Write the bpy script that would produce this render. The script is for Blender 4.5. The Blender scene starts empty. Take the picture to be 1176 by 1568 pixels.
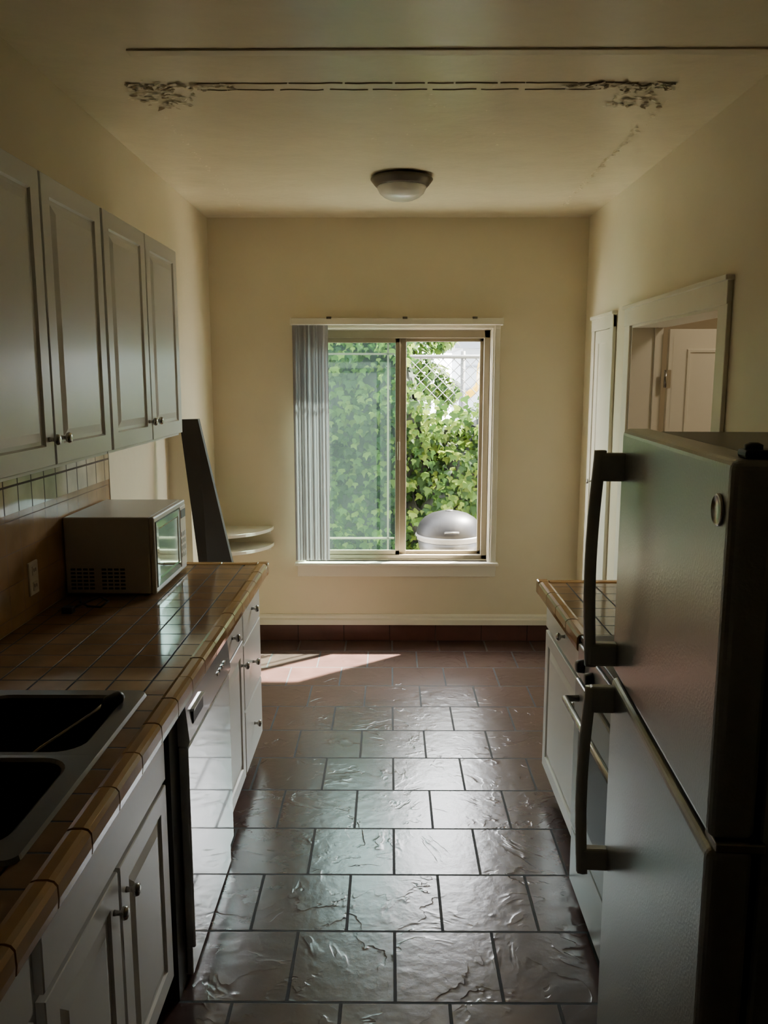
import bpy, bmesh, math, random
from mathutils import Vector, Matrix, noise
random.seed(7)
scene = bpy.context.scene
D = bpy.data

# ------------------------------------------------------------------ materials
def newmat(name):
    m = D.materials.new(name); m.use_nodes = True
    nt = m.node_tree
    return m, nt, nt.nodes["Principled BSDF"]

def mat(name, col, rough=0.5, metal=0.0, bump=None, var=0.06, spec=0.5, coat=0.0, transl=0.0):
    m, nt, p = newmat(name)
    N, L = nt.nodes, nt.links
    tc = N.new("ShaderNodeTexCoord")
    nz = N.new("ShaderNodeTexNoise"); nz.inputs["Scale"].default_value = 2.5; nz.inputs["Detail"].default_value = 4
    L.new(tc.outputs["Object"], nz.inputs["Vector"])
    mr = N.new("ShaderNodeMapRange"); mr.inputs[1].default_value = 0.3; mr.inputs[2].default_value = 0.7
    mr.inputs[3].default_value = 1 - var; mr.inputs[4].default_value = 1 + var
    L.new(nz.outputs["Fac"], mr.inputs[0])
    mx = N.new("ShaderNodeVectorMath"); mx.operation = 'SCALE'
    mx.inputs[0].default_value = col[:3]
    L.new(mr.outputs[0], mx.inputs["Scale"])
    L.new(mx.outputs[0], p.inputs["Base Color"])
    p.inputs["Roughness"].default_value = rough
    p.inputs["Metallic"].default_value = metal
    p.inputs["Specular IOR Level"].default_value = spec
    p.inputs["Coat Weight"].default_value = coat
    p.inputs["Coat Roughness"].default_value = 0.05
    if bump:
        n2 = N.new("ShaderNodeTexNoise"); n2.inputs["Scale"].default_value = bump[0]; n2.inputs["Detail"].default_value = 3
        L.new(tc.outputs["Object"], n2.inputs["Vector"])
        b = N.new("ShaderNodeBump"); b.inputs["Strength"].default_value = bump[1]; b.inputs["Distance"].default_value = bump[2]
        L.new(n2.outputs["Fac"], b.inputs["Height"]); L.new(b.outputs[0], p.inputs["Normal"])
    if transl:
        t = N.new("ShaderNodeBsdfTranslucent"); L.new(mx.outputs[0], t.inputs[0])
        ms = N.new("ShaderNodeMixShader"); ms.inputs[0].default_value = transl
        L.new(p.outputs[0], ms.inputs[1]); L.new(t.outputs[0], ms.inputs[2]); L.new(ms.outputs[0], N["Material Output"].inputs[0])
    return m

def tile_mat(name, c1, c2, mortar, w, h, offset=0.0, loc=(0, 0, 0), swz="XY", rough=0.2,
             msize=0.003, bump=0.004, slate=0.0, mrough=0.8, coat=0.0, spec=.5):
    m, nt, p = newmat(name)
    N, L = nt.nodes, nt.links
    tc = N.new("ShaderNodeTexCoord")
    sep = N.new("ShaderNodeSeparateXYZ"); L.new(tc.outputs["Object"], sep.inputs[0])
    cmb = N.new("ShaderNodeCombineXYZ")
    L.new(sep.outputs[swz[0]], cmb.inputs[0]); L.new(sep.outputs[swz[1]], cmb.inputs[1])
    mp = N.new("ShaderNodeMapping"); mp.inputs["Location"].default_value = loc
    L.new(cmb.outputs[0], mp.inputs[0])
    br = N.new("ShaderNodeTexBrick")
    br.offset = offset; br.offset_frequency = 2; br.squash = 1.0
    br.inputs["Scale"].default_value = 1.0
    br.inputs["Color1"].default_value = (*c1, 1); br.inputs["Color2"].default_value = (*c2, 1)
    br.inputs["Mortar"].default_value = (*mortar, 1)
    br.inputs["Mortar Size"].default_value = msize
    br.inputs["Mortar Smooth"].default_value = 0.2
    br.inputs["Brick Width"].default_value = w; br.inputs["Row Height"].default_value = h
    L.new(mp.outputs[0], br.inputs["Vector"])
    nz = N.new("ShaderNodeTexNoise"); nz.inputs["Scale"].default_value = 7; nz.inputs["Detail"].default_value = 6
    L.new(tc.outputs["Object"], nz.inputs["Vector"])
    mr = N.new("ShaderNodeMapRange"); mr.inputs[1].default_value = .3; mr.inputs[2].default_value = .7
    mr.inputs[3].default_value = .8; mr.inputs[4].default_value = 1.2
    L.new(nz.outputs["Fac"], mr.inputs[0])
    sc = N.new("ShaderNodeVectorMath"); sc.operation = 'SCALE'
    L.new(br.outputs["Color"], sc.inputs[0]); L.new(mr.outputs[0], sc.inputs["Scale"])
    L.new(sc.outputs[0], p.inputs["Base Color"])
    r = N.new("ShaderNodeMapRange"); r.inputs[3].default_value = rough; r.inputs[4].default_value = mrough
    L.new(br.outputs["Fac"], r.inputs[0]); L.new(r.outputs[0], p.inputs["Roughness"])
    p.inputs["Coat Weight"].default_value = coat
    p.inputs["Specular IOR Level"].default_value = spec
    inv = N.new("ShaderNodeMath"); inv.operation = 'SUBTRACT'; inv.inputs[0].default_value = 1
    L.new(br.outputs["Fac"], inv.inputs[1])
    b = N.new("ShaderNodeBump"); b.inputs["Distance"].default_value = bump; b.inputs["Strength"].default_value = 1
    L.new(inv.outputs[0], b.inputs["Height"])
    last = b
    if slate > 0:
        n1 = N.new("ShaderNodeTexNoise"); n1.inputs["Scale"].default_value = 3.6; n1.inputs["Detail"].default_value = 4
        n1.inputs["Distortion"].default_value = .6; n1.inputs["Roughness"].default_value = .55
        L.new(tc.outputs["Object"], n1.inputs["Vector"])
        m5 = N.new("ShaderNodeMath"); m5.operation = 'MULTIPLY'; m5.inputs[1].default_value = 7.0
        L.new(n1.outputs["Fac"], m5.inputs[0])
        fl = N.new("ShaderNodeMath"); fl.operation = 'FRACT'; L.new(m5.outputs[0], fl.inputs[0])
        pw = N.new("ShaderNodeMath"); pw.operation = 'POWER'; pw.inputs[1].default_value = 9; L.new(fl.outputs[0], pw.inputs[0])
        nm = N.new("ShaderNodeTexNoise"); nm.inputs["Scale"].default_value = 5.3; L.new(tc.outputs["Object"], nm.inputs["Vector"])
        mm = N.new("ShaderNodeMapRange"); mm.inputs[1].default_value = .42; mm.inputs[2].default_value = .62; L.new(nm.outputs["Fac"], mm.inputs[0])
        pm = N.new("ShaderNodeMath"); pm.operation = 'MULTIPLY'; L.new(pw.outputs[0], pm.inputs[0]); L.new(mm.outputs[0], pm.inputs[1])
        n3 = N.new("ShaderNodeTexNoise"); n3.inputs["Scale"].default_value = 20; n3.inputs["Detail"].default_value = 5
        L.new(tc.outputs["Object"], n3.inputs["Vector"])
        m3 = N.new("ShaderNodeMath"); m3.operation = 'MULTIPLY'; m3.inputs[1].default_value = 1.0; L.new(n3.outputs["Fac"], m3.inputs[0])
        ad = N.new("ShaderNodeMath"); ad.operation = 'ADD'; L.new(pm.outputs[0], ad.inputs[0]); L.new(m3.outputs[0], ad.inputs[1])
        b2 = N.new("ShaderNodeBump"); b2.inputs["Distance"].default_value = slate; b2.inputs["Strength"].default_value = .75
        L.new(ad.outputs[0], b2.inputs["Height"]); L.new(b.outputs[0], b2.inputs["Normal"])
        last = b2
    L.new(last.outputs[0], p.inputs["Normal"])
    return m

def glass_mat(name, tint, haze=0.0, hazecol=(.6, .8, .7)):
    m = D.materials.new(name); m.use_nodes = True
    nt = m.node_tree; N, L = nt.nodes, nt.links
    for n in list(N): N.remove(n)
    out = N.new("ShaderNodeOutputMaterial")
    tr = N.new("ShaderNodeBsdfTransparent"); tr.inputs[0].default_value = (*tint, 1)
    gl = N.new("ShaderNodeBsdfGlossy"); gl.inputs["Roughness"].default_value = .02
    fr = N.new("ShaderNodeFresnel"); fr.inputs[0].default_value = 1.45
    mx = N.new("ShaderNodeMixShader")
    L.new(fr.outputs[0], mx.inputs[0]); L.new(tr.outputs[0], mx.inputs[1]); L.new(gl.outputs[0], mx.inputs[2])
    o = mx
    if haze:
        df = N.new("ShaderNodeBsdfTranslucent"); df.inputs[0].default_value = (*hazecol, 1)
        m2 = N.new("ShaderNodeMixShader"); m2.inputs[0].default_value = haze
        L.new(mx.outputs[0], m2.inputs[1]); L.new(df.outputs[0], m2.inputs[2]); o = m2
    L.new(o.outputs[0], out.inputs[0])
    return m

def leaf_mat(name, col, tcol):
    m, nt, p = newmat(name)
    N, L = nt.nodes, nt.links
    tc = N.new("ShaderNodeTexCoord")
    nz = N.new("ShaderNodeTexNoise"); nz.inputs["Scale"].default_value = 6
    L.new(tc.outputs["Object"], nz.inputs["Vector"])
    sc = N.new("ShaderNodeMixRGB"); sc.inputs[1].default_value = (*[c * .45 for c in col], 1); sc.inputs[2].default_value = (*[c * 1.5 for c in col], 1)
    L.new(nz.outputs["Fac"], sc.inputs[0])
    L.new(sc.outputs[0], p.inputs["Base Color"]); p.inputs["Roughness"].default_value = .6; p.inputs["Specular IOR Level"].default_value = .12
    t = N.new("ShaderNodeBsdfTranslucent"); t.inputs[0].default_value = (*tcol, 1)
    mx = N.new("ShaderNodeMixShader"); mx.inputs[0].default_value = .45
    L.new(p.outputs[0], mx.inputs[1]); L.new(t.outputs[0], mx.inputs[2])
    L.new(mx.outputs[0], N["Material Output"].inputs[0])
    return m

WALL = mat("wall_paint", (.76, .66, .475), .42, bump=(9, .25, .01), var=.03)
CEIL = mat("ceiling_paint", (.85, .745, .54), .27, bump=(7, .4, .012), var=.03)
TRIMM = mat("trim_paint", (.80, .74, .61), .35, bump=(30, .15, .003), var=.03)
CAB = mat("cabinet_white", (.80, .775, .73), .30, var=.02)
NICKEL = mat("brushed_nickel", (.45, .43, .40), .25, metal=1)
FLOOR = tile_mat("floor_slate_tile", (.085, .044, .036), (.066, .036, .030), (.007, .005, .004), .309, .309, .5,
                 (.1375, -2.115, 0), "XY", .25, .005, .005, slate=.0018, mrough=.8, spec=.95)
CTILE = tile_mat("counter_tile", (.30, .18, .095), (.27, .16, .085), (.035, .022, .013), .108, .108, 0, (.02, .03, 0), "XY", .09, .0032, .002)
VCAP = mat("trim_tile_glaze", (.46, .265, .11), .12, var=.14)
GROUT = mat("grout", (.03, .02, .012), .9)
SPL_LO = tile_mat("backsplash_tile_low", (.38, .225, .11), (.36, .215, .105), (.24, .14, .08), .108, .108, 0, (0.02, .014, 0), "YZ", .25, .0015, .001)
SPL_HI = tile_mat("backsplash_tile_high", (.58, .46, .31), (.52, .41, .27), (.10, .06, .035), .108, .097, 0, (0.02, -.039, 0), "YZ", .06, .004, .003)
BASET = tile_mat("base_tile", (.10, .034, .024), (.085, .03, .021), (.03, .015, .012), .309, .5, 0, (0, 0, 0), "XZ", .3, .003, .002)
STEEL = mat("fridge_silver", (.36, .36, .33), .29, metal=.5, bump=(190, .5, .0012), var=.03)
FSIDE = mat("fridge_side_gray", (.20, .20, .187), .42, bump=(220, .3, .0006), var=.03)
HANDLE = mat("handle_gray", (.48, .48, .45), .33, metal=.2)
BLACK = mat("black_plastic", (.012, .012, .012), .4)
GASKET = mat("gasket", (.01, .01, .01), .7)
SINKM = mat("sink_bowl_shade", (.010, .010, .010), .4, metal=.1)  # shadow inside the bowls is put into this near-black base colour
SINKR = mat("sink_rim", (.22, .22, .22), .28, metal=.7)
MWW = mat("microwave_white", (.52, .48, .43), .35, var=.02)
MWG = mat("microwave_glass", (.35, .37, .33), .06, metal=.7)
DWW = mat("dishwasher_white", (.70, .72, .75), .08, var=.01, coat=1.0, spec=.8)
DARKWOOD = mat("dark_plank", (.035, .027, .021), .5, var=.2)
BLIND = mat("blind_vinyl", (.40, .36, .365), .5, transl=.2)
ALU = mat("window_aluminium", (.30, .255, .18), .45, metal=.1)
DOME = mat("frosted_glass", (.80, .76, .68), .25)
BRONZE = mat("fixture_metal", (.11, .09, .07), .35, metal=.6)
OUTLET = mat("outlet_plastic", (.62, .54, .45), .4)
GLASS = glass_mat("clear_glass", (.97, .98, .97))
TGLASS = glass_mat("tinted_screened_glass", (.40, .60, .56), .010, (.55, .85, .75))
FLAKE = mat("flaked_paint_edge", (.36, .27, .15), .8, var=.3)
FLAKE2 = mat("flaked_paint", (.80, .70, .50), .5, var=.1)
STRIP = mat("ceiling_strip", (.74, .64, .46), .45)

# ------------------------------------------------------------------ builder
class B:
    def __init__(s, name, mats=()):
        s.name = name; s.mats = list(mats); s.bm = bmesh.new()
    def mi(s, m):
        if m not in s.mats: s.mats.append(m)
        return s.mats.index(m)
    def raw(s, vs, fs, m, smooth=False, M=None):
        i = s.mi(m)
        bv = [s.bm.verts.new((M @ Vector(v)) if M else v) for v in vs]
        for f in fs:
            try:
                bf = s.bm.faces.new([bv[k] for k in f]); bf.material_index = i; bf.smooth = smooth
            except ValueError: pass
    def box(s, x0, x1, y0, y1, z0, z1, m, bev=0.0, M=None, seg=2):
        t = bmesh.new(); bmesh.ops.create_cube(t, size=1)
        for v in t.verts:
            v.co = Vector(((x0 + x1) / 2 + v.co.x * (x1 - x0), (y0 + y1) / 2 + v.co.y * (y1 - y0), (z0 + z1) / 2 + v.co.z * (z1 - z0)))
        if bev > 0:
            bmesh.ops.bevel(t, geom=list(t.edges), offset=bev, segments=seg, affect='EDGES', profile=.5)
        t.verts.index_update()
        s.raw([v.co.copy() for v in t.verts], [[v.index for v in f.verts] for f in t.faces], m, False, M)
        t.free()
    def lathe(s, o, axis, prof, m, seg=28, smooth=True, scale=(1, 1)):
        o = Vector(o); a = Vector(axis).normalized()
        u = a.orthogonal().normalized(); w = a.cross(u)
        vs, fs = [], []
        for r, t in prof:
            for k in range(seg):
                an = 2 * math.pi * k / seg
                vs.append(o + a * t + u * (r * math.cos(an) * scale[0]) + w * (r * math.sin(an) * scale[1]))
        for j in range(len(prof) - 1):
            for k in range(seg):
                k2 = (k + 1) % seg
                fs.append([j * seg + k, j * seg + k2, (j + 1) * seg + k2, (j + 1) * seg + k])
        fs.append(list(range(seg))[::-1]); fs.append([(len(prof) - 1) * seg + k for k in range(seg)])
        s.raw(vs, fs, m, smooth)
    def tube(s, pts, r, m, seg=10, smooth=True, flat=1.0):
        pts = [Vector(p) for p in pts]; vs, fs = [], []
        up = None
        for i, p in enumerate(pts):
            d = (pts[min(i + 1, len(pts) - 1)] - pts[max(i - 1, 0)]).normalized()
            if up is None: up = d.orthogonal().normalized()
            up = (up - d * up.dot(d)).normalized(); w = d.cross(up)
            for k in range(seg):
                a = 2 * math.pi * k / seg
                vs.append(p + up * r * math.cos(a) + w * r * math.sin(a) * flat)
        n = len(pts)
        for j in range(n - 1):
            for k in range(seg):
                k2 = (k + 1) % seg
                fs.append([j * seg + k, j * seg + k2, (j + 1) * seg + k2, (j + 1) * seg + k])
        fs.append(list(range(seg))[::-1]); fs.append([(n - 1) * seg + k for k in range(seg)])
        s.raw(vs, fs, m, smooth)
    def panel(s, o, u, v, n, w, h, rings, m):
        back = rings[0][1] < 0
        o, u, v, n = map(Vector, (o, u, v, n)); vs, fs = [], []
        for ins, dp in rings:
            for a, b in ((ins, ins), (w - ins, ins), (w - ins, h - ins), (ins, h - ins)):
                vs.append(o + u * a + v * b + n * dp)
        for j in range(len(rings) - 1):
            for k in range(4):
                k2 = (k + 1) % 4
                fs.append([j * 4 + k, j * 4 + k2, j * 4 + 4 + k2, j * 4 + 4 + k])
        e = (len(rings) - 1) * 4
        fs.append([e, e + 1, e + 2, e + 3])
        if back: fs.append([3, 2, 1, 0])
        s.raw(vs, fs, m)
    def extrude(s, poly, d, m, smooth=False):
        d = Vector(d); n = len(poly)
        vs = [Vector(p) for p in poly] + [Vector(p) + d for p in poly]
        fs = [list(range(n))[::-1], list(range(n, 2 * n))] + [[k, (k + 1) % n, n + (k + 1) % n, n + k] for k in range(n)]
        s.raw(vs, fs, m, smooth)
    def done(s, M=None):
        bmesh.ops.recalc_face_normals(s.bm, faces=list(s.bm.faces))
        me = D.meshes.new(s.name); s.bm.to_mesh(me); s.bm.free()
        for m in s.mats: me.materials.append(m)
        if M: me.transform(M)
        ob = D.objects.new(s.name, me); scene.collection.objects.link(ob)
        return ob
def onebox(name, m, *a):
    b = B(name); b.box(*a, m); return b.done()

def knob(b, p, n, m=None):
    b.lathe(p, n, [(.007, 0), (.0055, .008), (.0055, .014), (.013, .018), (.0155, .024), (.013, .030), (.006, .032)], m or NICKEL, 16)

DOORR = [(0, -.018), (0, -.002), (.002, 0), (.055, 0), (.060, -.007), (.070, -.007), (.090, -.001), (.094, 0)]
DRAWR = [(0, -.018), (0, -.002), (.003, 0)]
def pdoor(b, x, sgn, y0, y1, z0, z1, rings=DOORR, m=None):
    if sgn > 0: b.panel((x, y0, z0), (0, 1, 0), (0, 0, 1), (1, 0, 0), y1 - y0, z1 - z0, rings, m or CAB)
    else: b.panel((x, y1, z0), (0, -1, 0), (0, 0, 1), (-1, 0, 0), y1 - y0, z1 - z0, rings, m or CAB)

# ------------------------------------------------------------------ room dims
XL, XN, XR = -1.27, -1.15, 1.25
YB, YF, ZC = 5.44, -1.8, 2.747
JY = 4.76
H = .91
WX0, WX1, WZ0, WZ1 = -.565, .655, .545, 2.067
DY0, DY1, DZ = 3.22, 4.39, 2.02

onebox("floor", FLOOR, -1.42, 3.2, YF - .15, 5.60, -.1, 0)
onebox("ceiling", CEIL, -1.42, 3.2, YF - .15, 5.60, ZC, ZC + .1)
onebox("wall_left", WALL, -1.42, XL, YF, JY, 0, 1.50)
onebox("wall_upper_left", WALL, -1.42, XN, YF, JY, 1.50, ZC)
onebox("wall_nook_left", WALL, -1.42, XN, JY, YB, 0, ZC)
onebox("wall_front", WALL, -1.42, 3.2, YF - .15, YF, 0, ZC)
onebox("wall_back", WALL, -1.42, WX0, YB, 5.60, 0, ZC)
onebox("wall_back", WALL, WX1, 3.2, YB, 5.60, 0, ZC)
onebox("wall_back", WALL, WX0, WX1, YB, 5.60, 0, WZ0)
onebox("wall_back", WALL, WX0, WX1, YB, 5.60, WZ1, ZC)
onebox("wall_right", WALL, XR, 1.40, YF, DY0, 0, ZC)
onebox("wall_right", WALL, XR, 1.40, DY1, YB, 0, ZC)
onebox("wall_right", WALL, XR, 1.40, DY0, DY1, DZ, ZC)
onebox("wall_hall", WALL, 3.05, 3.2, YF, YB, 0, ZC)
onebox("wall_hall", WALL, 1.40, 3.05, 1.9, 2.0, 0, ZC)

# ------------------------------------------------------------------ trim
def bboard(name, axis, a0, a1, c, sgn):
    b = B(name, [BASET, TRIMM])
    if axis == 'X':
        b.box(a0, a1, c - .014, c, 0, .115, BASET)
        poly = [(a0, c, .115), (a0, c - .032, .115), (a0, c - .032, .150), (a0, c - .018, .158), (a0, c - .018, .172), (a0, c - .008, .183), (a0, c, .183)]
        b.extrude(poly, (a1 - a0, 0, 0), TRIMM)
    else:
        b.box(min(c, c + sgn * .014), max(c, c + sgn * .014), a0, a1, 0, .115, BASET)
        poly = [(c, a0, .115), (c + sgn * .032, a0, .115), (c + sgn * .032, a0, .150), (c + sgn * .018, a0, .158), (c + sgn * .018, a0, .172), (c + sgn * .008, a0, .183), (c, a0, .183)]
        b.extrude(poly, (0, a1 - a0, 0), TRIMM)
    b.done()
bboard("baseboard_back", 'X', XN, XR, YB, -1)
bboard("baseboard_left", 'Y', 3.80, JY, XL, 1)
bboard("baseboard_right", 'Y', 4.49, 4.69, XR, -1)

b = B("trim_doorway", [TRIMM])
for (y0, y1) in ((DY0 - .09, DY0), (DY1, DY1 + .09)):
    b.box(XR - .018, XR, y0, y1, 0, DZ + .01, TRIMM, .003)
b.box(XR - .022, XR, DY0 - .09, DY1 + .09, DZ, DZ + .095, TRIMM, .003)
b.box(XR - .034, XR, DY0 - .10, DY1 + .10, DZ + .085, DZ + .105, TRIMM, .004)
b.box(XR - .005, 1.405, DY1 - .012, DY1, 0, DZ, TRIMM); b.box(XR - .005, 1.405, DY0, DY0 + .012, 0, DZ, TRIMM)
b.box(XR - .005, 1.405, DY0, DY1, DZ - .012, DZ, TRIMM)
b.box(1.36, 1.375, DY1 - .026, DY1 - .012, 0, DZ - .012, TRIMM)
b.done()
b = B("door_2", [TRIMM, NICKEL])
x0, x1, yd = 1.425, 2.20, 4.37
b.box(x0, x1, yd - .033, yd, .008, 2.0, TRIMM, .002)
for z0, z1 in ((1.03, 1.97), (.06, 1.05)):
    wv = (x1 - x0) / 2
    for k in range(2):
        b.panel((x0 + .02 + k * (wv - .02), yd - .034, z0), (1, 0, 0), (0, 0, 1), (0, -1, 0), wv, z1 - z0,
                [(.0, 0), (.07, .0), (.074, .009), (.086, .009), (.09, .001), (.11, .001)], TRIMM)
for z in (.25, 1.0, 1.75):
    b.tube([(1.412, yd - .04, z - .045), (1.412, yd - .04, z + .045)], .007, NICKEL)
    b.box(1.405, 1.44, yd - .038, yd - .033, z - .045, z + .045, NICKEL)
b.done()
b = B("door_1", [TRIMM, NICKEL])
c0, c1, ct = 4.70, 5.19, 2.10
b.box(XR - .022, XR, c0, c0 + .07, 0, ct, TRIMM, .004); b.box(XR - .022, XR, c1 - .07, c1, 0, ct, TRIMM, .004)
b.box(XR - .024, XR, c0, c1, ct - .07, ct + .01, TRIMM, .004)
b.box(XR - .032, XR, c0 - .01, c1 + .01, ct, ct + .02, TRIMM, .003)
pdoor(b, XR - .014, -1, c0 + .073, c1 - .073, .01, ct - .073, [(0, -.013), (0, 0), (.07, 0), (.076, -.006), (.09, -.006)], TRIMM)
knob(b, (XR - .014, c1 - .11, 1.13), (-1, 0, 0))
b.done()

# ------------------------------------------------------------------ window
b = B("window_1", [TRIMM, ALU, GLASS, TGLASS])
b.box(WX0 - .05, WX0, YB - .018, YB, WZ0 - .01, WZ1 + .05, TRIMM, .004)
b.box(WX1, WX1 + .05, YB - .018, YB, WZ0 - .01, WZ1 + .05, TRIMM, .004)
b.box(WX1 + .012, WX1 + .022, YB - .024, YB, WZ0 - .01, WZ1 + .03, TRIMM, .003)
b.box(WX0 - .05, WX1 + .05, YB - .02, YB, WZ1, WZ1 + .052, TRIMM, .004)
b.box(WX0 - .065, WX1 + .065, YB - .05, 5.48, WZ0 - .022, WZ0, TRIMM, .006)
b.box(WX0 - .05, WX1 + .05, YB - .016, YB, WZ0 - .10, WZ0 - .022, TRIMM, .004)
b.box(WX0, WX0 + .006, YB, 5.60, WZ0, WZ1, TRIMM); b.box(WX1 - .006, WX1, YB, 5.60, WZ0, WZ1, TRIMM)
b.box(WX0, WX1, YB, 5.60, WZ1 - .006, WZ1, TRIMM); b.box(WX0, WX1, 5.48, 5.60, WZ0, WZ0 + .006, TRIMM)
fy0, fy1 = 5.485, 5.555
b.box(WX0 + .006, WX0 + .045, fy0, fy1, WZ0, WZ1, ALU, .003); b.box(WX1 - .045, WX1 - .006, fy0, fy1, WZ0, WZ1, ALU, .003)
b.box(WX0, WX1, fy0, fy1, WZ1 - .057, WZ1 - .006, ALU, .003); b.box(WX0, WX1, fy0, fy1, WZ0 + .006, WZ0 + .035, ALU, .003)
def sash(x0, x1, z0, z1, y, w, gl):
    b.box(x0, x0 + w, y, y + .022, z0, z1, ALU, .002); b.box(x1 - w, x1, y, y + .022, z0, z1, ALU, .002)
    b.box(x0, x1, y, y + .022, z0, z0 + w, ALU, .002); b.box(x0, x1, y, y + .022, z1 - w, z1, ALU, .002)
    b.raw([(x0 + w, y + .011, z0 + w), (x1 - w, y + .011, z0 + w), (x1 - w, y + .011, z1 - w), (x0 + w, y + .011, z1 - w)], [[0, 1, 2, 3]], gl)
zi0, zi1 = WZ0 + .035, WZ1 - .057
sash(.062, WX1 - .045, zi0, zi1, 5.525, .022, GLASS)
b.box(.060, .108, 5.520, 5.55, zi0, zi1, ALU, .003)
sash(WX0 + .045, .066, zi0, zi1, 5.495, .03, TGLASS)
sy = 5.552
for (xa, xb, za, zb) in ((WX0 + .05, .03, .675, .687), (WX0 + .05, .03, 1.905, 1.917), (-.018, -.006, zi0, zi1)):
    b.box(xa, xb, sy, sy + .008, za, zb, ALU)
b.box(.05, .066, 5.485, 5.497, 1.22, 1.34, ALU, .003)
b.done()

b = B("vertical_blinds", [BLIND, TRIMM])
b.box(-.625, .71, YB - .075, YB - .03, 2.087, 2.128, TRIMM, .004)
b.box(-.63, -.622, YB - .078, YB, 2.085, 2.13, TRIMM); b.box(.708, .716, YB - .078, YB, 2.085, 2.13, TRIMM)
for x in (-.4, .08, .52): b.box(x, x + .03, YB - .08, YB - .028, 2.122, 2.136, NICKEL)
for i in range(11):
    x = -.602 + i * .0195
    M = Matrix.Translation((x, YB - .062 + (.004 if i % 2 else -.004), 0)) @ Matrix.Rotation(math.radians((48 if i % 3 else 26) + random.uniform(-6, 6)), 4, 'Z')
    vs, fs = [], []
    n = 7
    for j in range(n):
        t = j / (n - 1) - .5
        for z in (.565, 2.085):
            vs.append((t * .034, .008 * (1 - 4 * t * t), z))
    for j in range(n - 1): fs.append([2 * j, 2 * j + 2, 2 * j + 3, 2 * j + 1])
    b.raw(vs, fs, BLIND, True, M)
b.tube([(-.395, YB - .06, 2.08), (-.393, YB - .06, 1.0)], .003, BLIND, 6)
b.done()

# ------------------------------------------------------------------ ceiling lamp
b = B("ceiling_lamp", [BRONZE, DOME])
lo = (.058, 4.36, ZC)
b.lathe(lo, (0, 0, -1), [(.10, 0), (.125, .004), (.152, .010), (.156, .018), (.150, .026), (.135, .045), (.128, .052), (.118, .054)], BRONZE, 48)
b.lathe(lo, (0, 0, -1), [(.124, .046), (.122, .060), (.112, .080), (.092, .098), (.062, .112), (.03, .119), (.008, .121)], DOME, 48)
b.done()

b = B("trim_ceiling", [STRIP])
b.box(-.81, XR, 2.735, 2.778, ZC - .006, ZC, STRIP, .002); b.done()
b = B("peeling_paint", [FLAKE, FLAKE2])
def flake(x, y, r, m, tilt=.3):
    n = random.randint(5, 8); ph = random.random() * 6
    tx, ty = random.uniform(-tilt, tilt), random.uniform(-tilt, tilt)
    vs = []
    for k in range(n):
        a = ph + 2 * math.pi * k / n; rr_ = r * random.uniform(.45, 1.1)
        dx, dy = rr_ * math.cos(a), rr_ * math.sin(a) * .8
        vs.append((x + dx, y + dy, ZC - .0025 - max(0, (dx * tx + dy * ty)) - .0005))
    b.raw(vs, [list(range(n))], m)
for cx, sg in ((-.84, 1), (.90, -1)):
    for i in range(210):
        t = random.random() ** 1.4
        if random.random() < .5: x = cx + sg * t * .38 - sg * .07; y = 3.06 + random.gauss(0, .024) * (1 - t * .5)
        else: x = cx + random.gauss(0, .055) + sg * .03; y = 3.05 + t * .24
        flake(x, y, random.uniform(.005, .019), FLAKE if random.random() < .35 else FLAKE2, .55)
for yy, amp in ((3.035, .003), (3.10, .006)):
    x = -.66
    while x < .72:
        ln = random.uniform(.06, .2)
        pts = []
        for k in range(9):
            xx = x + ln * k / 8
            pts.append((xx, yy + amp * noise.noise(Vector((xx * 25, yy * 9, 0))) + amp * math.sin(xx * 40) * .6, ZC - .0015))
        b.tube(pts, .0024 if yy < 3.05 else .0018, FLAKE, 5)
        x += ln + (random.uniform(0, .012) if yy < 3.05 else random.uniform(0, .03))
for i in range(150):
    y = 3.2 + random.random() * 1.9
    flake(1.0 + random.gauss(0, .008), y, random.uniform(.003, .012), FLAKE2, .5)
    if i % 2 == 0: flake(-.87 + random.gauss(0, .006), y, random.uniform(.003, .008), FLAKE2, .5)
for i in range(40):
    flake(random.uniform(-.1, .5), random.uniform(2.8, 3.8), random.uniform(.004, .010), FLAKE2, .5)
b.done()

# ------------------------------------------------------------------ countertops
def vcap(b, start, d, out, length, piece=.163, z=H):
    d, out, start = Vector(d), Vector(out), Vector(start)
    prof = [(-.046, -.006), (-.046, .002), (-.036, .0055), (-.016, .006), (-.006, .003), (0, -.005), (.001, -.03), (-.001, -.048), (-.006, -.052), (-.012, -.05), (-.012, -.006)]
    n = max(1, round(length / piece)); pl = length / n
    for k in range(n):
        o = start + d * (k * pl + .003)
        jz = random.uniform(-.0008, .0008)
        poly = [(o.x + out.x * a, o.y + out.y * a, z + c + jz) for a, c in prof]
        b.extrude(poly, d * (pl - .006), VCAP)
CX = -.56
CE = 3.76
SX0, SX1, SY0, SY1 = -1.13, -.65, 1.33, 2.14
b = B("tiled_countertop", [CTILE, VCAP, GROUT])
zt, zb = H, H - .045
g = .02
for (x0, x1, y0, y1) in ((XL + .001, CX - .046, SY1 - g, CE - .046), (XL + .001, CX - .046, -.7, SY0 + g), (XL + .001, SX0 + g, SY0 + g, SY1 - g), (SX1 - g, CX - .046, SY0 + g, SY1 - g)):
    b.box(x0, x1, y0, y1, zb, zt, CTILE)
b.box(CX - .05, CX - .006, -.7, CE - .006, zb, H - .004, GROUT)
b.box(XL + .001, CX - .05, CE - .05, CE - .006, zb, H - .004, GROUT)
vcap(b, (CX, -.66, 0), (0, 1, 0), (1, 0, 0), CE - .046 + .66)
vcap(b, (XL + .002, CE, 0), (1, 0, 0), (0, 1, 0), CX - .046 - XL)
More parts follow.
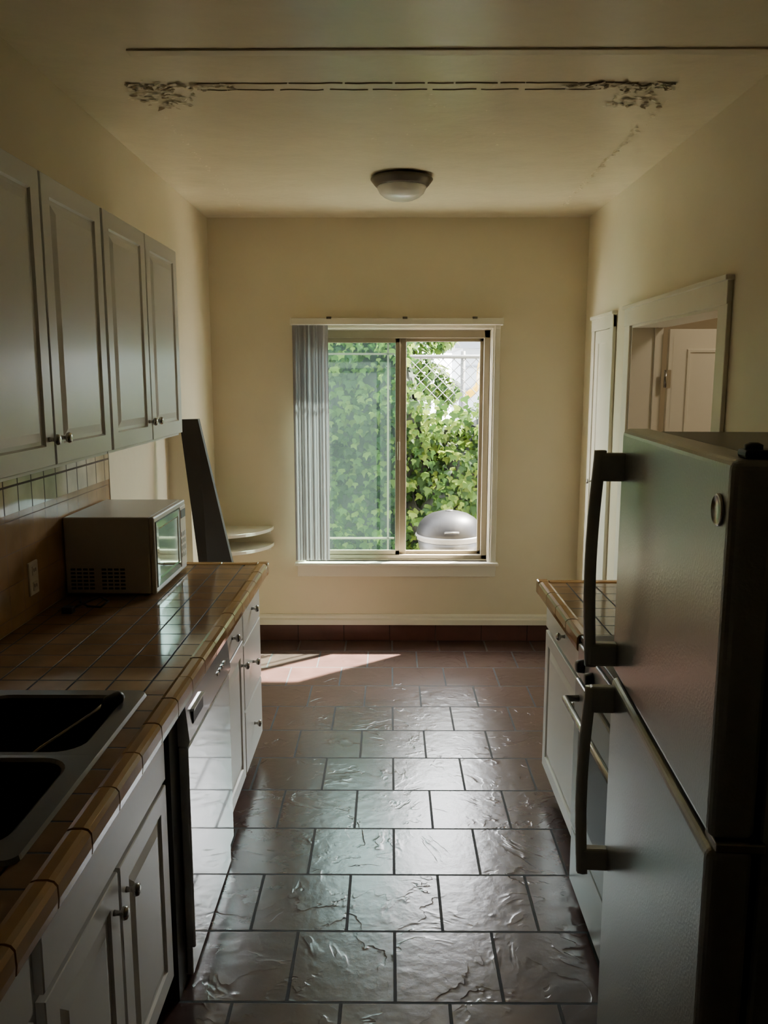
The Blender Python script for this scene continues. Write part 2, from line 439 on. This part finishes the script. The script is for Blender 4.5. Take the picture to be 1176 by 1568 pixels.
b.box(CX - .045, CX + .001, CE - .045, CE + .001, H - .052, H + .006, VCAP, .005)
b.done()
RX = .62
b = B("tiled_countertop", [CTILE, VCAP, GROUT])
RY0, RY1 = 2.655, 3.43
b.box(RX + .046, XR - .001, RY0, RY1 - .046, zb, zt, CTILE)
b.box(RX + .006, RX + .05, RY0, RY1 - .006, zb, H - .004, GROUT); b.box(RX + .05, XR - .001, RY1 - .05, RY1 - .006, zb, H - .004, GROUT)
vcap(b, (RX, RY0, 0), (0, 1, 0), (-1, 0, 0), RY1 - .046 - RY0)
vcap(b, (RX + .046, RY1, 0), (1, 0, 0), (0, 1, 0), XR - RX - .048)
b.box(RX - .001, RX + .045, RY1 - .045, RY1 + .001, H - .052, H + .006, VCAP, .005)
b.done()

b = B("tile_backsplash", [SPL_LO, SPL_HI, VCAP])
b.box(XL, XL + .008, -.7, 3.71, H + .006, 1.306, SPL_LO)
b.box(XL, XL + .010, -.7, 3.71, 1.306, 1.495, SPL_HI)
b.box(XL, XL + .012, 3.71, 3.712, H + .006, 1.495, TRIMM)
b.done()
b = B("wall_outlet", [OUTLET, BLACK])
ox, oy, oz = XL + .0085, 2.86, 1.055
b.panel((ox, oy - .038, oz - .06), (0, 1, 0), (0, 0, 1), (1, 0, 0), .076, .12, [(0, 0), (.002, .005), (.008, .007)], OUTLET)
for dz in (-.028, .028):
    b.box(ox + .006, ox + .0095, oy - .017, oy + .017, oz + dz - .016, oz + dz + .016, OUTLET, .002)
    for dy in (-.007, .007): b.box(ox + .009, ox + .0102, oy + dy - .0015, oy + dy + .0015, oz + dz - .004, oz + dz + .008, BLACK)
b.done()

# ------------------------------------------------------------------ base cabinets left
FX = -.60
def carcass(b, y0, y1, x_face, x_back, sg):
    xf = x_face - sg * .019
    def bx(xa, xb, *r): b.box(min(xa, xb), max(xa, xb), *r)
    bx(xf, xf - sg * .02, y0, y1, .09, .863, CAB)
    bx(xf - sg * .02, x_back, y0, y0 + .018, .09, .863, CAB); bx(xf - sg * .02, x_back, y1 - .018, y1, .09, .863, CAB)
    bx(xf - sg * .02, x_back, y0, y1, .09, .108, CAB)
    bx(xf - sg * .05, xf - sg * .068, y0, y1, 0, .09, CAB)
    bx(xf - sg * .068, x_back, y0, y0 + .018, 0, .09, CAB); bx(xf - sg * .068, x_back, y1 - .018, y1, 0, .09, CAB)
b = B("base_cabinet", [CAB, NICKEL])
carcass(b, -.66, 2.115, FX, XL + .003, 1)
for a0, a1, ks in ((1.70, 2.085, 'n'), (1.295, 1.685, 'f'), (.86, 1.25, 'n'), (.455, .845, 'f'), (.03, .42, 'n')):
    pdoor(b, FX, 1, a0, a1, .105, .675)
    ky = a0 + .035 if ks == 'n' else a1 - .035
    knob(b, (FX, ky, .60), (1, 0, 0))
pdoor(b, FX, 1, 1.295, 2.085, .69, .85, DRAWR); pdoor(b, FX, 1, .455, 1.25, .69, .85, DRAWR)
b.done()
b = B("base_cabinet", [CAB, NICKEL])
carcass(b, 2.815, 3.735, FX, XL + .003, 1)
pdoor(b, FX, 1, 2.84, 3.27, .705, .855, DRAWR); knob(b, (FX, 3.05, .775), (1, 0, 0))
pdoor(b, FX, 1, 2.84, 3.27, .105, .695); knob(b, (FX, 3.235, .60), (1, 0, 0))
for z0, z1 in ((.675, .855), (.385, .665), (.105, .375)):
    pdoor(b, FX, 1, 3.29, 3.72, z0, z1, DRAWR); knob(b, (FX, 3.50, (z0 + z1) / 2), (1, 0, 0))
b.done()
b = B("dishwasher", [DWW, BLACK, HANDLE])
DX = -.566
DKG = mat("dark_filler", (.05, .05, .05), .5)
b.box(-1.20, DX - .028, 2.205, 2.80, .02, .862, BLACK)
b.box(-.70, DX - .03, 2.118, 2.203, 0.0, .862, DKG)
b.box(DX - .028, DX, 2.20, 2.805, .105, .725, DWW, .005)
b.box(DX - .04, DX - .012, 2.21, 2.80, .01, .10, DWW, .003)
poly = [(DX - .028, 2.20, .73), (DX + .002, 2.20, .73), (DX + .006, 2.20, .745), (DX - .004, 2.20, .855), (DX - .028, 2.20, .858)]
b.extrude(poly, (0, .605, 0), DWW)
b.box(DX - .01, DX + .0065, 2.25, 2.38, .775, .815, BLACK, .004)
b.box(DX - .01, DX + .010, 2.245, 2.385, .815, .822, DWW, .002)
for k in range(4): b.box(DX - .01, DX + .005, 2.60 + k * .035, 2.62 + k * .035, .79, .80, HANDLE)
b.done()

# ------------------------------------------------------------------ sink
def rrect(x0, x1, y0, y1, r, n=6):
    rn, rf = r if isinstance(r, tuple) else (r, r)
    pts = []
    for cx, cy, a0, q in ((x1 - rn, y0 + rn, -90, rn), (x1 - rf, y1 - rf, 0, rf), (x0 + rf, y1 - rf, 90, rf), (x0 + rn, y0 + rn, 180, rn)):
        for k in range(n + 1):
            a = math.radians(a0 + 90 * k / n); pts.append((cx + q * math.cos(a), cy + q * math.sin(a)))
    return pts
b = B("kitchen_sink", [SINKM, SINKR, NICKEL])
ymid = 1.745
def bowl(oy0, oy1, iy0, iy1, near):
    loops = []
    ro = (.025, .0004) if near else (.0004, .025)
    e0, e1 = (.003, 0) if near else (0, .003)
    loops.append(([*rrect(SX0, SX1, oy0, oy1, ro)], H + .001))
    loops.append(([*rrect(SX0 + .004, SX1 - .004, oy0 + e0, oy1 - e1, ro)], H + .010))
    ix0, ix1 = SX0 + .07, SX1 - .055
    loops.append(([*rrect(ix0 - .008, ix1 + .008, iy0 - .008, iy1 + .008, .068)], H + .0105))
    loops.append(([*rrect(ix0, ix1, iy0, iy1, .06)], H + .004))
    rim_n = 3
    loops.append(([*rrect(ix0 + .006, ix1 - .006, iy0 + .006, iy1 - .006, .058)], H - .12))
    loops.append(([*rrect(ix0 + .03, ix1 - .03, iy0 + .03, iy1 - .03, .05)], H - .17))
    loops.append(([*rrect(ix0 + .13, ix1 - .13, iy0 + .11, iy1 - .11, .03)], H - .176))
    n = len(loops[0][0])
    vs = [(x, y, z) for lp, z in loops for x, y in lp]
    f1 = []; f2 = []
    for j in range(len(loops) - 1):
        for k in range(n):
            q = [j * n + k, j * n + (k + 1) % n, (j + 1) * n + (k + 1) % n, (j + 1) * n + k]
            (f1 if j < rim_n else f2).append(q)
    f2.append([(len(loops) - 1) * n + k for k in range(n)])
    b.raw(vs, f1, SINKR, False); b.raw(vs, f2, SINKM, True)
    b.lathe(((ix0 + ix1) / 2, (iy0 + iy1) / 2, H - .176), (0, 0, 1), [(.04, 0), (.04, .003), (.03, .004), (.028, .001), (.005, .001)], NICKEL, 20)
bowl(ymid, SY1, ymid + .022, SY1 - .045, False)
bowl(SY0, ymid, SY0 + .045, ymid - .022, True)
b.done()
b = B("dish_brush", [BLACK, NICKEL])
b.tube([(-.96, 1.86, H - .13), (-.86, 1.93, H - .06), (-.76, 2.01, H - .006), (-.735, 2.03, H + .012)], .006, NICKEL, 8)
b.lathe((-.735, 2.03, H + .012), (.75, .6, .25), [(.010, 0), (.017, .01), (.017, .045), (.008, .055)], BLACK, 12)
b.done()

# ------------------------------------------------------------------ microwave
b = B("microwave_oven", [MWW, MWG, BLACK])
mx0, mx1, my0, my1, mz0, mz1 = -1.255, -.905, 3.14, 3.63, H + .014, 1.225
b.box(mx0, mx1 - .02, my0, my1, mz0, mz1, MWW, .006)
b.box(mx1 - .02, mx1, my0, my1, mz0 - .002, mz1 + .001, MWW, .007)
b.panel((mx1, my0 + .015, mz0 + .02), (0, 1, 0), (0, 0, 1), (1, 0, 0), .36, mz1 - mz0 - .04, [(0, 0), (.004, .004), (.03, .005), (.036, .002)], MWG)
b.box(mx1 - .002, mx1 + .004, my0 + .385, my1 - .012, mz0 + .02, mz1 - .02, OUTLET, .002)
b.box(mx1 + .003, mx1 + .006, my0 + .395, my1 - .022, mz1 - .07, mz1 - .035, BLACK)
for r_ in range(4):
    for c_ in range(3): b.box(mx1 + .003, mx1 + .006, my0 + .397 + c_ * .026, my0 + .415 + c_ * .026, mz0 + .06 + r_ * .03, mz0 + .08 + r_ * .03, MWW)
for r_ in range(6):
    for c_ in range(9):
        if c_ == 4: continue
        x = mx0 + .02 + c_ * .024; z = mz0 + .018 + r_ * .015
        b.box(x, x + .018, my0 - .0008, my0 + .002, z, z + .008, BLACK)
for x in (mx0 + .03, mx1 - .05):
    for y in (my0 + .04, my1 - .04): b.lathe((x, y, H + .0005), (0, 0, 1), [(.012, 0), (.014, .014)], BLACK, 12)
b.done()
b = B("power_cord", [BLACK])
cp = [(-1.20, 3.13, H + .008), (-1.17, 3.05, H + .006), (-1.12, 2.99, H + .006), (-1.07, 2.98, H + .006), (-1.05, 3.01, H + .02), (-1.09, 3.04, H + .03), (-1.13, 3.0, H + .02), (-1.16, 2.94, H + .012)]
b.tube(cp, .0045, BLACK, 8)
b.box(-1.185, -1.145, 2.90, 2.935, H + .001, H + .025, BLACK, .004)
for dy in (.008, .024): b.box(-1.20, -1.185, 2.90 + dy, 2.903 + dy, H + .009, H + .015, NICKEL)
b.done()

# ------------------------------------------------------------------ wall cabinets
UX = -.93
UZ0, UZ1 = 1.501, 2.305
for (y0, y1, n) in ((2.795, 3.745, 2), (1.835, 2.785, 2), (.40, 1.825, 3)):
    b = B("wall_cabinet", [CAB, NICKEL])
    b.box(XN, UX - .019, y0, y1, UZ0, UZ1, CAB)
    w = (y1 - y0) / n
    for k in range(n):
        a0, a1 = y0 + k * w + .006, y0 + (k + 1) * w - .006
        pdoor(b, UX, 1, a0, a1, UZ0 + .012, UZ1 - .01)
        ky = a1 - .035 if k % 2 == 0 else a0 + .035
        knob(b, (UX, ky, UZ0 + .085), (1, 0, 0))
    b.done()

# ------------------------------------------------------------------ corner shelf & leaning plank
b = B("corner_shelf", [TRIMM])
R = .38
for z in (.765, .655):
    pts = [(XN, YB, z)] + [(XN + R * math.cos(math.radians(-90 + a)), YB + R * math.sin(math.radians(-90 + a)), z) for a in range(0, 91, 5)]
    b.extrude(pts, (0, 0, .02), TRIMM)
    b.box(XN, XN + .018, YB - R + .02, YB, z - .03, z, TRIMM); b.box(XN, XN + R - .02, YB - .018, YB, z - .03, z, TRIMM)
b.done()
b = B("leaning_plank", [DARKWOOD])
f = [(-1.00, 4.56, 0), (-.75, 4.62, 0), (-1.062, 4.62, 1.53), (-1.15, 4.56, 1.53)]
th = Vector((.0, .045, 0))
vs = [Vector(p) for p in f] + [Vector(p) + th for p in f]
b.raw(vs, [[0, 1, 2, 3], [7, 6, 5, 4], [0, 4, 5, 1], [1, 5, 6, 2], [2, 6, 7, 3], [3, 7, 4, 0]], DARKWOOD); b.done()

# ------------------------------------------------------------------ right base cabinet
b = B("base_cabinet", [CAB, NICKEL])
RF = .66
carcass(b, 2.665, 3.415, RF, XR - .003, -1)
pdoor(b, RF, -1, 2.70, 3.395, .72, .855, DRAWR); knob(b, (RF, 3.03, .79), (-1, 0, 0))
pdoor(b, RF, -1, 2.70, 3.395, .105, .705); knob(b, (RF, 2.745, .63), (-1, 0, 0))
b.done()

# ------------------------------------------------------------------ range
b = B("kitchen_range", [DWW, BLACK, NICKEL, MWG])
gx = .625
WHT = mat("range_enamel", (.45, .45, .44), .25)
b.box(gx + .02, XR - .012, 1.885, 2.645, .03, .895, WHT, .004)
b.box(gx + .05, XR - .02, 1.89, 2.63, 0, .03, BLACK)
b.box(gx + .005, XR - .012, 1.88, 2.65, .895, .915, BLACK, .004)
b.box(gx - .01, gx + .02, 1.89, 2.64, .26, .775, WHT, .006)
b.box(gx - .013, gx - .008, 1.96, 2.56, .36, .66, BLACK, .002)
b.box(gx - .006, gx + .02, 1.89, 2.64, .05, .25, WHT, .006)
b.box(gx - .004, gx + .02, 1.89, 2.64, .785, .893, WHT, .005)
b.tube([(gx - .01, 1.94, .725), (gx - .055, 1.94, .725), (gx - .055, 2.58, .725), (gx - .01, 2.58, .725)], .011, NICKEL, 10)
for y in (1.96, 2.08, 2.44, 2.56): b.lathe((gx - .004, y, .84), (-1, 0, 0), [(.022, 0), (.02, .02), (.017, .024)], BLACK, 18)
b.box(XR - .07, XR - .012, 1.89, 2.64, .915, 1.09, WHT, .006)
b.box(XR - .073, XR - .068, 2.15, 2.37, .97, 1.05, BLACK)
for x in (.80, 1.06):
    for y in (2.07, 2.45):
        for r_ in (.03, .05, .07, .09):
            b.tube([(x + r_ * math.cos(a * .262), y + r_ * math.sin(a * .262), .923) for a in range(25)], .006, BLACK, 6)
        b.lathe((x, y, .914), (0, 0, 1), [(.105, 0), (.105, .004), (.095, .002), (.02, .001)], NICKEL, 28)
b.done()

# ------------------------------------------------------------------ refrigerator (built square, then turned 4 degrees)
b = B("refrigerator", [STEEL, FSIDE, HANDLE, BLACK, NICKEL, GASKET])
fx, fy0_, fy1_, ft = .45, 1.09, 1.80, 1.645
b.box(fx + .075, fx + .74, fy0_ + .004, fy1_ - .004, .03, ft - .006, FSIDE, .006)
b.box(fx + .1, fx + .7, fy0_ + .03, fy1_ - .03, 0, .03, BLACK)
b.box(fx + .062, fx + .08, fy0_ + .012, fy1_ - .012, .09, ft - .01, GASKET)
gz = 1.098
b.box(fx, fx + .065, fy0_, fy1_, gz + .008, ft, STEEL, .014, seg=4)
b.box(fx, fx + .065, fy0_, fy1_, .11, gz - .008, STEEL, .014, seg=4)
b.box(fx + .012, fx + .06, fy0_ + .01, fy1_ - .01, gz - .01, gz + .01, GASKET)
b.box(fx + .05, fx + .09, fy0_ + .01, fy1_ - .01, .03, .10, BLACK)
b.box(fx + .02, fx + .10, fy0_ + .012, fy0_ + .05, ft, ft + .012, BLACK, .004)
b.lathe((fx + .035, fy0_ + .03, ft + .008), (0, 0, 1), [(.012, 0), (.012, .010), (.006, .013)], BLACK, 16)
b.box(fx + .01, fx + .08, fy0_ - .002, fy0_ + .05, gz - .010, gz + .006, NICKEL, .003)
b.lathe((fx + .32, fy1_ - .12, ft - .006), (0, 0, 1), [(.02, 0), (.018, .010), (.01, .013)], BLACK, 16)
b.lathe((fx, fy0_ + .045, 1.572), (-1, 0, 0), [(.023, 0), (.023, .003), (.020, .005), (.019, .003), (.003, .003)], NICKEL, 28)
hy = fy1_ - .035
def fhandle(z0, z1, mt, mb):
    n = 14; pts = []
    so = .050
    for k in range(n + 1):
        t = k / n; z = z1 + (z0 - z1) * t
        pts.append((fx - so - .010 * math.sin(math.pi * t) - .004 * t, z))
    hw = .014
    vs, fs = [], []
    for (x, z) in pts:
        for dx, dy in ((-.011, -hw * .7), (-.013, 0), (-.011, hw * .7), (0, hw), (.011, hw * .8), (.011, -hw * .8), (0, -hw)):
            vs.append((x + dx, hy + dy, z))
    m_ = 7
    for j in range(n):
        for k in range(m_):
            fs.append([j * m_ + k, j * m_ + (k + 1) % m_, (j + 1) * m_ + (k + 1) % m_, (j + 1) * m_ + k])
    fs.append(list(range(m_))); fs.append([n * m_ + k for k in range(m_)])
    b.raw(vs, fs, HANDLE, True)
    b.box(fx - so - .004, fx + .004, hy - .014, hy + .014, mt - .03, mt + .03, HANDLE, .006)
    b.box(fx - so - .012, fx + .004, hy - .014, hy + .014, mb - .026, mb + .026, HANDLE, .006)
fhandle(1.125, 1.60, 1.565, 1.152)
fhandle(.63, 1.075, 1.048, .665)
T = Matrix.Translation((fx, fy0_, 0))
b.done(T @ Matrix.Rotation(math.radians(-4), 4, 'Z') @ T.inverted())

# ------------------------------------------------------------------ outside
random.seed(23)
LEAF = [leaf_mat("ivy_leaf_a", (.026, .056, .010), (.064, .112, .012)), leaf_mat("ivy_leaf_b", (.008, .024, .006), (.018, .045, .006)), leaf_mat("ivy_leaf_c", (.058, .092, .016), (.12, .17, .022))]
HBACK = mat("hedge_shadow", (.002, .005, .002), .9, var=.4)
GROUND = mat("ground_concrete", (.74, .70, .62), .9, bump=(20, .4, .01), var=.1)
shape = [(0, -.12), (.42, -.05), (.52, .32), (.22, .42), (0, 1.0), (-.22, .42), (-.52, .32), (-.42, -.05)]
def leaves(name, gen, n, size, extra=None):
    vs, fs, mi = [], [], []
    for i in range(n):
        p, nrm = gen()
        nrm = (nrm + Vector((random.gauss(0, .45), random.gauss(0, .35), random.gauss(.25, .45)))).normalized()
        dn = Vector((random.gauss(0, .4), random.gauss(0, .2), -1)); u = (dn - nrm * dn.dot(nrm)).normalized(); w = nrm.cross(u)
        s_ = size * random.uniform(.6, 1.3); o = len(vs)
        for x, y in shape:
            vs.append(p + w * (x * s_) + u * (y * s_) - nrm * (abs(x) * s_ * .25))
        fs.append(list(range(o, o + 8))); mi.append(random.choice((0, 0, 1, 1, 2)))
    if extra: extra(vs, fs, mi)
    me = D.meshes.new(name); me.from_pydata([tuple(v) for v in vs], [], fs)
    for m in LEAF + [HBACK]: me.materials.append(m)
    me.polygons.foreach_set("material_index", mi); me.update()
    ob = D.objects.new(name, me); scene.collection.objects.link(ob); return ob
def htop(x):
    t = min(1, max(0, (x - .02) / .28))
    return 2.35 * (1 - t) + 1.44 * t + .16 * noise.noise(Vector((x * 3.1, 0, 0))) + .05 * math.sin(x * 17)
def hy_(x, z): return 7.0 + .30 * noise.noise(Vector((x * 2.2, z * 2.2, 3))) + .16 * noise.noise(Vector((x * 6, z * 6, 9)))
def hgen():
    x = random.uniform(-2.2, 2.9); t = htop(x); z = -.12 + (t + .12) * random.random() ** .9
    if random.random() < .06: z = t + abs(random.gauss(0, .09))
    y = hy_(x, z) + random.uniform(-.10, .12)
    return Vector((x, y, z)), Vector((0, -1, 0))
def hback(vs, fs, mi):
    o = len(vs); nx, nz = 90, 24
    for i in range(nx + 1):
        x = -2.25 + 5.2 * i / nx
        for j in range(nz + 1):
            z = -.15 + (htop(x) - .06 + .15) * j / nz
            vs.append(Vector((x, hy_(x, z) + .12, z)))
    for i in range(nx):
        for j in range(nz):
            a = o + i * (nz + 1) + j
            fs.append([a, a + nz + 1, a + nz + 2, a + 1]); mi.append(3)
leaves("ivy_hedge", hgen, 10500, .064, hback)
cl = [(random.uniform(-2.4, .1), random.uniform(8.8, 9.8), random.uniform(1.5, 3.0), random.uniform(.3, .55)) for _ in range(22)] + [(3.1, 9.5, 2.2, .7), (-2.5, 9, 1.6, .7),
      (.22, 9.0, 2.0, .28), (.42, 9.1, 1.75, .24), (.30, 9.3, 2.35, .32), (.62, 9.1, 1.62, .18), (.55, 9.4, 2.2, .2), (.20, 9.2, 1.6, .3)]
def tgen():
    cx, cy, cz, r = random.choice(cl); d = Vector((random.gauss(0, 1), random.gauss(0, 1), random.gauss(0, 1))).normalized()
    return Vector((cx, cy, cz)) + d * r * random.uniform(.5, 1), d
def trunk(vs, fs, mi):
    for bx_ in (-1.2, .1):
        o = len(vs)
        for z in (-.15, 1.2, 2.6):
            for k in range(8):
                r = .11 - .02 * z; vs.append(Vector((bx_ + .15 * math.sin(z) + r * math.cos(k * .785), 9.2 + r * math.sin(k * .785), z)))
        for j in range(2):
            for k in range(8): fs.append([o + j * 8 + k, o + j * 8 + (k + 1) % 8, o + j * 8 + 8 + (k + 1) % 8, o + j * 8 + 8 + k]); mi.append(3)
leaves("garden_tree", tgen, 5200, .085, trunk)

FENCE = mat("galvanised_wire", (.045, .05, .05), .5, metal=.2)
b = B("chain_link_fence", [FENCE])
fyy = 7.6; zf0, zf1 = .9, 1.945
b.tube([(-2.2, fyy, zf1), (2.9, fyy, zf1)], .018, FENCE, 8)
for x in (-1.6, .66, 2.3): b.tube([(x, fyy + .03, -.15), (x, fyy + .03, zf1 + .05)], .022, FENCE, 8)
st = .10; hh = zf1 - zf0
x = -2.2 - hh
while x < 2.9:
    for sg in (1, -1):
        xa, xb = (x, x + hh) if sg > 0 else (x + hh, x)
        b.tube([(xa, fyy, zf0), (xb, fyy + .004 * sg, zf1)], .0042, FENCE, 3, False)
    x += st
b.done()
HOUSE = mat("house_stucco", (.14, .16, .185), .8, var=.04)
HTRIM = mat("house_trim", (.05, .06, .075), .6)
b = B("neighbor_house", [HOUSE, HTRIM])
b.box(.98, 4.6, 11.4, 13.4, -.15, 2.15, HOUSE); b.box(.86, 4.7, 11.25, 13.5, 2.15, 2.25, HTRIM)
b.box(1.5, 2.1, 11.37, 11.41, .9, 2.0, HTRIM); b.box(1.56, 2.04, 11.355, 11.38, .96, 1.94, MWG)
for k in range(7): b.box(.98, 4.6, 11.385, 11.4, .1 + k * .3, .12 + k * .3, HTRIM)
b.done()
YEL = mat("yellow_plastic", (.40, .25, .005), .4)
b = B("playground_slide", [YEL, FENCE])
pts = []
for k in range(11):
    t = k / 10
    pts.append((.72 + .30 * t + .05 * math.sin(t * 6), 8.4, 1.55 + .50 * t ** 1.7))
for k in range(10):
    (xa, ya, za), (xb, yb, zb_) = pts[k], pts[k + 1]
    b.raw([(xa, ya - .12, za), (xa, ya + .12, za), (xb, yb + .12, zb_), (xb, yb - .12, zb_),
           (xa, ya - .14, za + .07), (xb, yb - .14, zb_ + .07), (xa, ya + .14, za + .07), (xb, yb + .14, zb_ + .07)],
          [[0, 1, 2, 3], [0, 3, 5, 4], [1, 6, 7, 2]], YEL)
for y in (8.27, 8.53):
    b.tube([(1.02, y, -.15), (1.02, y, 2.25)], .02, FENCE, 8); b.tube([(.72, y, -.15), (.72, y, 1.56)], .02, FENCE, 8)
b.done()
b = B("ground", [GROUND]); b.box(-6, 8, 5.60, 16, -.25, -.15, GROUND); b.done()
GR = mat("grill_lid_enamel", (.006, .006, .007), .42, spec=.16); GW = mat("grill_white_enamel", (.08, .08, .08), .4); BRK = mat("red_brick", (.05, .015, .01), .8)
GLEG = mat("grill_leg_metal", (.04, .04, .04), .4, metal=.5)
b = B("barbecue_grill", [GR, BLACK, GW, BRK])
gcx, gcy = .46, 6.33
b.lathe((gcx, gcy, .575), (0, 0, 1), [(.252, -.006), (.255, .004), (.25, .03), (.232, .075), (.195, .118), (.145, .148), (.085, .166), (.03, .172), (.002, .173)], GR, 44)
b.lathe((gcx, gcy, .575), (0, 0, -1), [(.254, 0), (.262, .006), (.262, .016), (.25, .02), (.248, .045), (.24, .049)], GW, 44)
b.lathe((gcx, gcy, .527), (0, 0, -1), [(.245, 0), (.235, .06), (.20, .145), (.12, .205), (.03, .23)], BLACK, 36)
b.tube([(gcx - .05, gcy - .235, .615), (gcx - .05, gcy - .275, .625), (gcx + .05, gcy - .275, .625), (gcx + .05, gcy - .235, .615)], .008, BLACK, 8)
b.lathe((gcx, gcy, .745), (0, 0, 1), [(.03, 0), (.03, .008), (.008, .010)], GLEG, 20)
for a in (30, 150, 270):
    ca, sa = math.cos(math.radians(a)), math.sin(math.radians(a))
    b.tube([(gcx + .16 * ca, gcy + .16 * sa, .38), (gcx + .27 * ca, gcy + .27 * sa, -.15)], .012, GLEG, 8)
b.box(gcx - .19, gcx + .25, gcy - .38, gcy - .27, .442, .460, GW, .004)
b.box(gcx - .19, gcx - .17, gcy - .37, gcy - .28, -.15, .442, GW); b.box(gcx + .23, gcx + .25, gcy - .37, gcy - .28, -.15, .442, GW)
for k in range(3): b.box(gcx - .06 + k * .09, gcx + .02 + k * .09, gcy - .36, gcy - .29, .461, .49, BRK, .003)
b.done()

# ------------------------------------------------------------------ lights
w = D.worlds.new("World"); scene.world = w; w.use_nodes = True
bg = w.node_tree.nodes["Background"]; bg.inputs[0].default_value = (.96, .965, 1.0, 1); bg.inputs[1].default_value = 15.0
sun = D.lights.new("sun", 'SUN'); sun.energy = 75; sun.angle = .02; sun.color = (1, .93, .82)
so = D.objects.new("sun", sun); scene.collection.objects.link(so)
sd = Vector((-.58, -.46, -1.0)).normalized()
so.rotation_euler = sd.to_track_quat('-Z', 'Y').to_euler(); so.location = (4, 8, 6)
pl = D.lights.new("window_portal", 'AREA'); pl.shape = 'RECTANGLE'; pl.size = 1.2; pl.size_y = 1.5; pl.cycles.is_portal = True
po = D.objects.new("window_portal", pl); scene.collection.objects.link(po); po.location = (.045, 5.62, 1.305); po.rotation_euler = (math.radians(-90), 0, 0)
hl = D.lights.new("hall_fill", 'AREA'); hl.energy = 5; hl.size = .4; hl.color = (1, .88, .68)  # added fill light that brightens the hall, no fixture behind it
ho = D.objects.new("hall_fill", hl); scene.collection.objects.link(ho); ho.location = (2.2, 3.3, ZC - .03)

# ------------------------------------------------------------------ camera
cam = D.cameras.new("camera"); co = D.objects.new("camera", cam); scene.collection.objects.link(co)
cam.sensor_fit = 'VERTICAL'; cam.sensor_height = 36; cam.sensor_width = 27; cam.lens = 1275 / 1568 * 36; cam.clip_start = .02
co.location = (0, 0, 1.75); co.rotation_euler = (math.radians(90 - 9.09), 0, math.radians(.4))
scene.camera = co
scene.view_settings.view_transform = 'AgX'; scene.view_settings.look = 'None'; scene.view_settings.exposure = 1.1
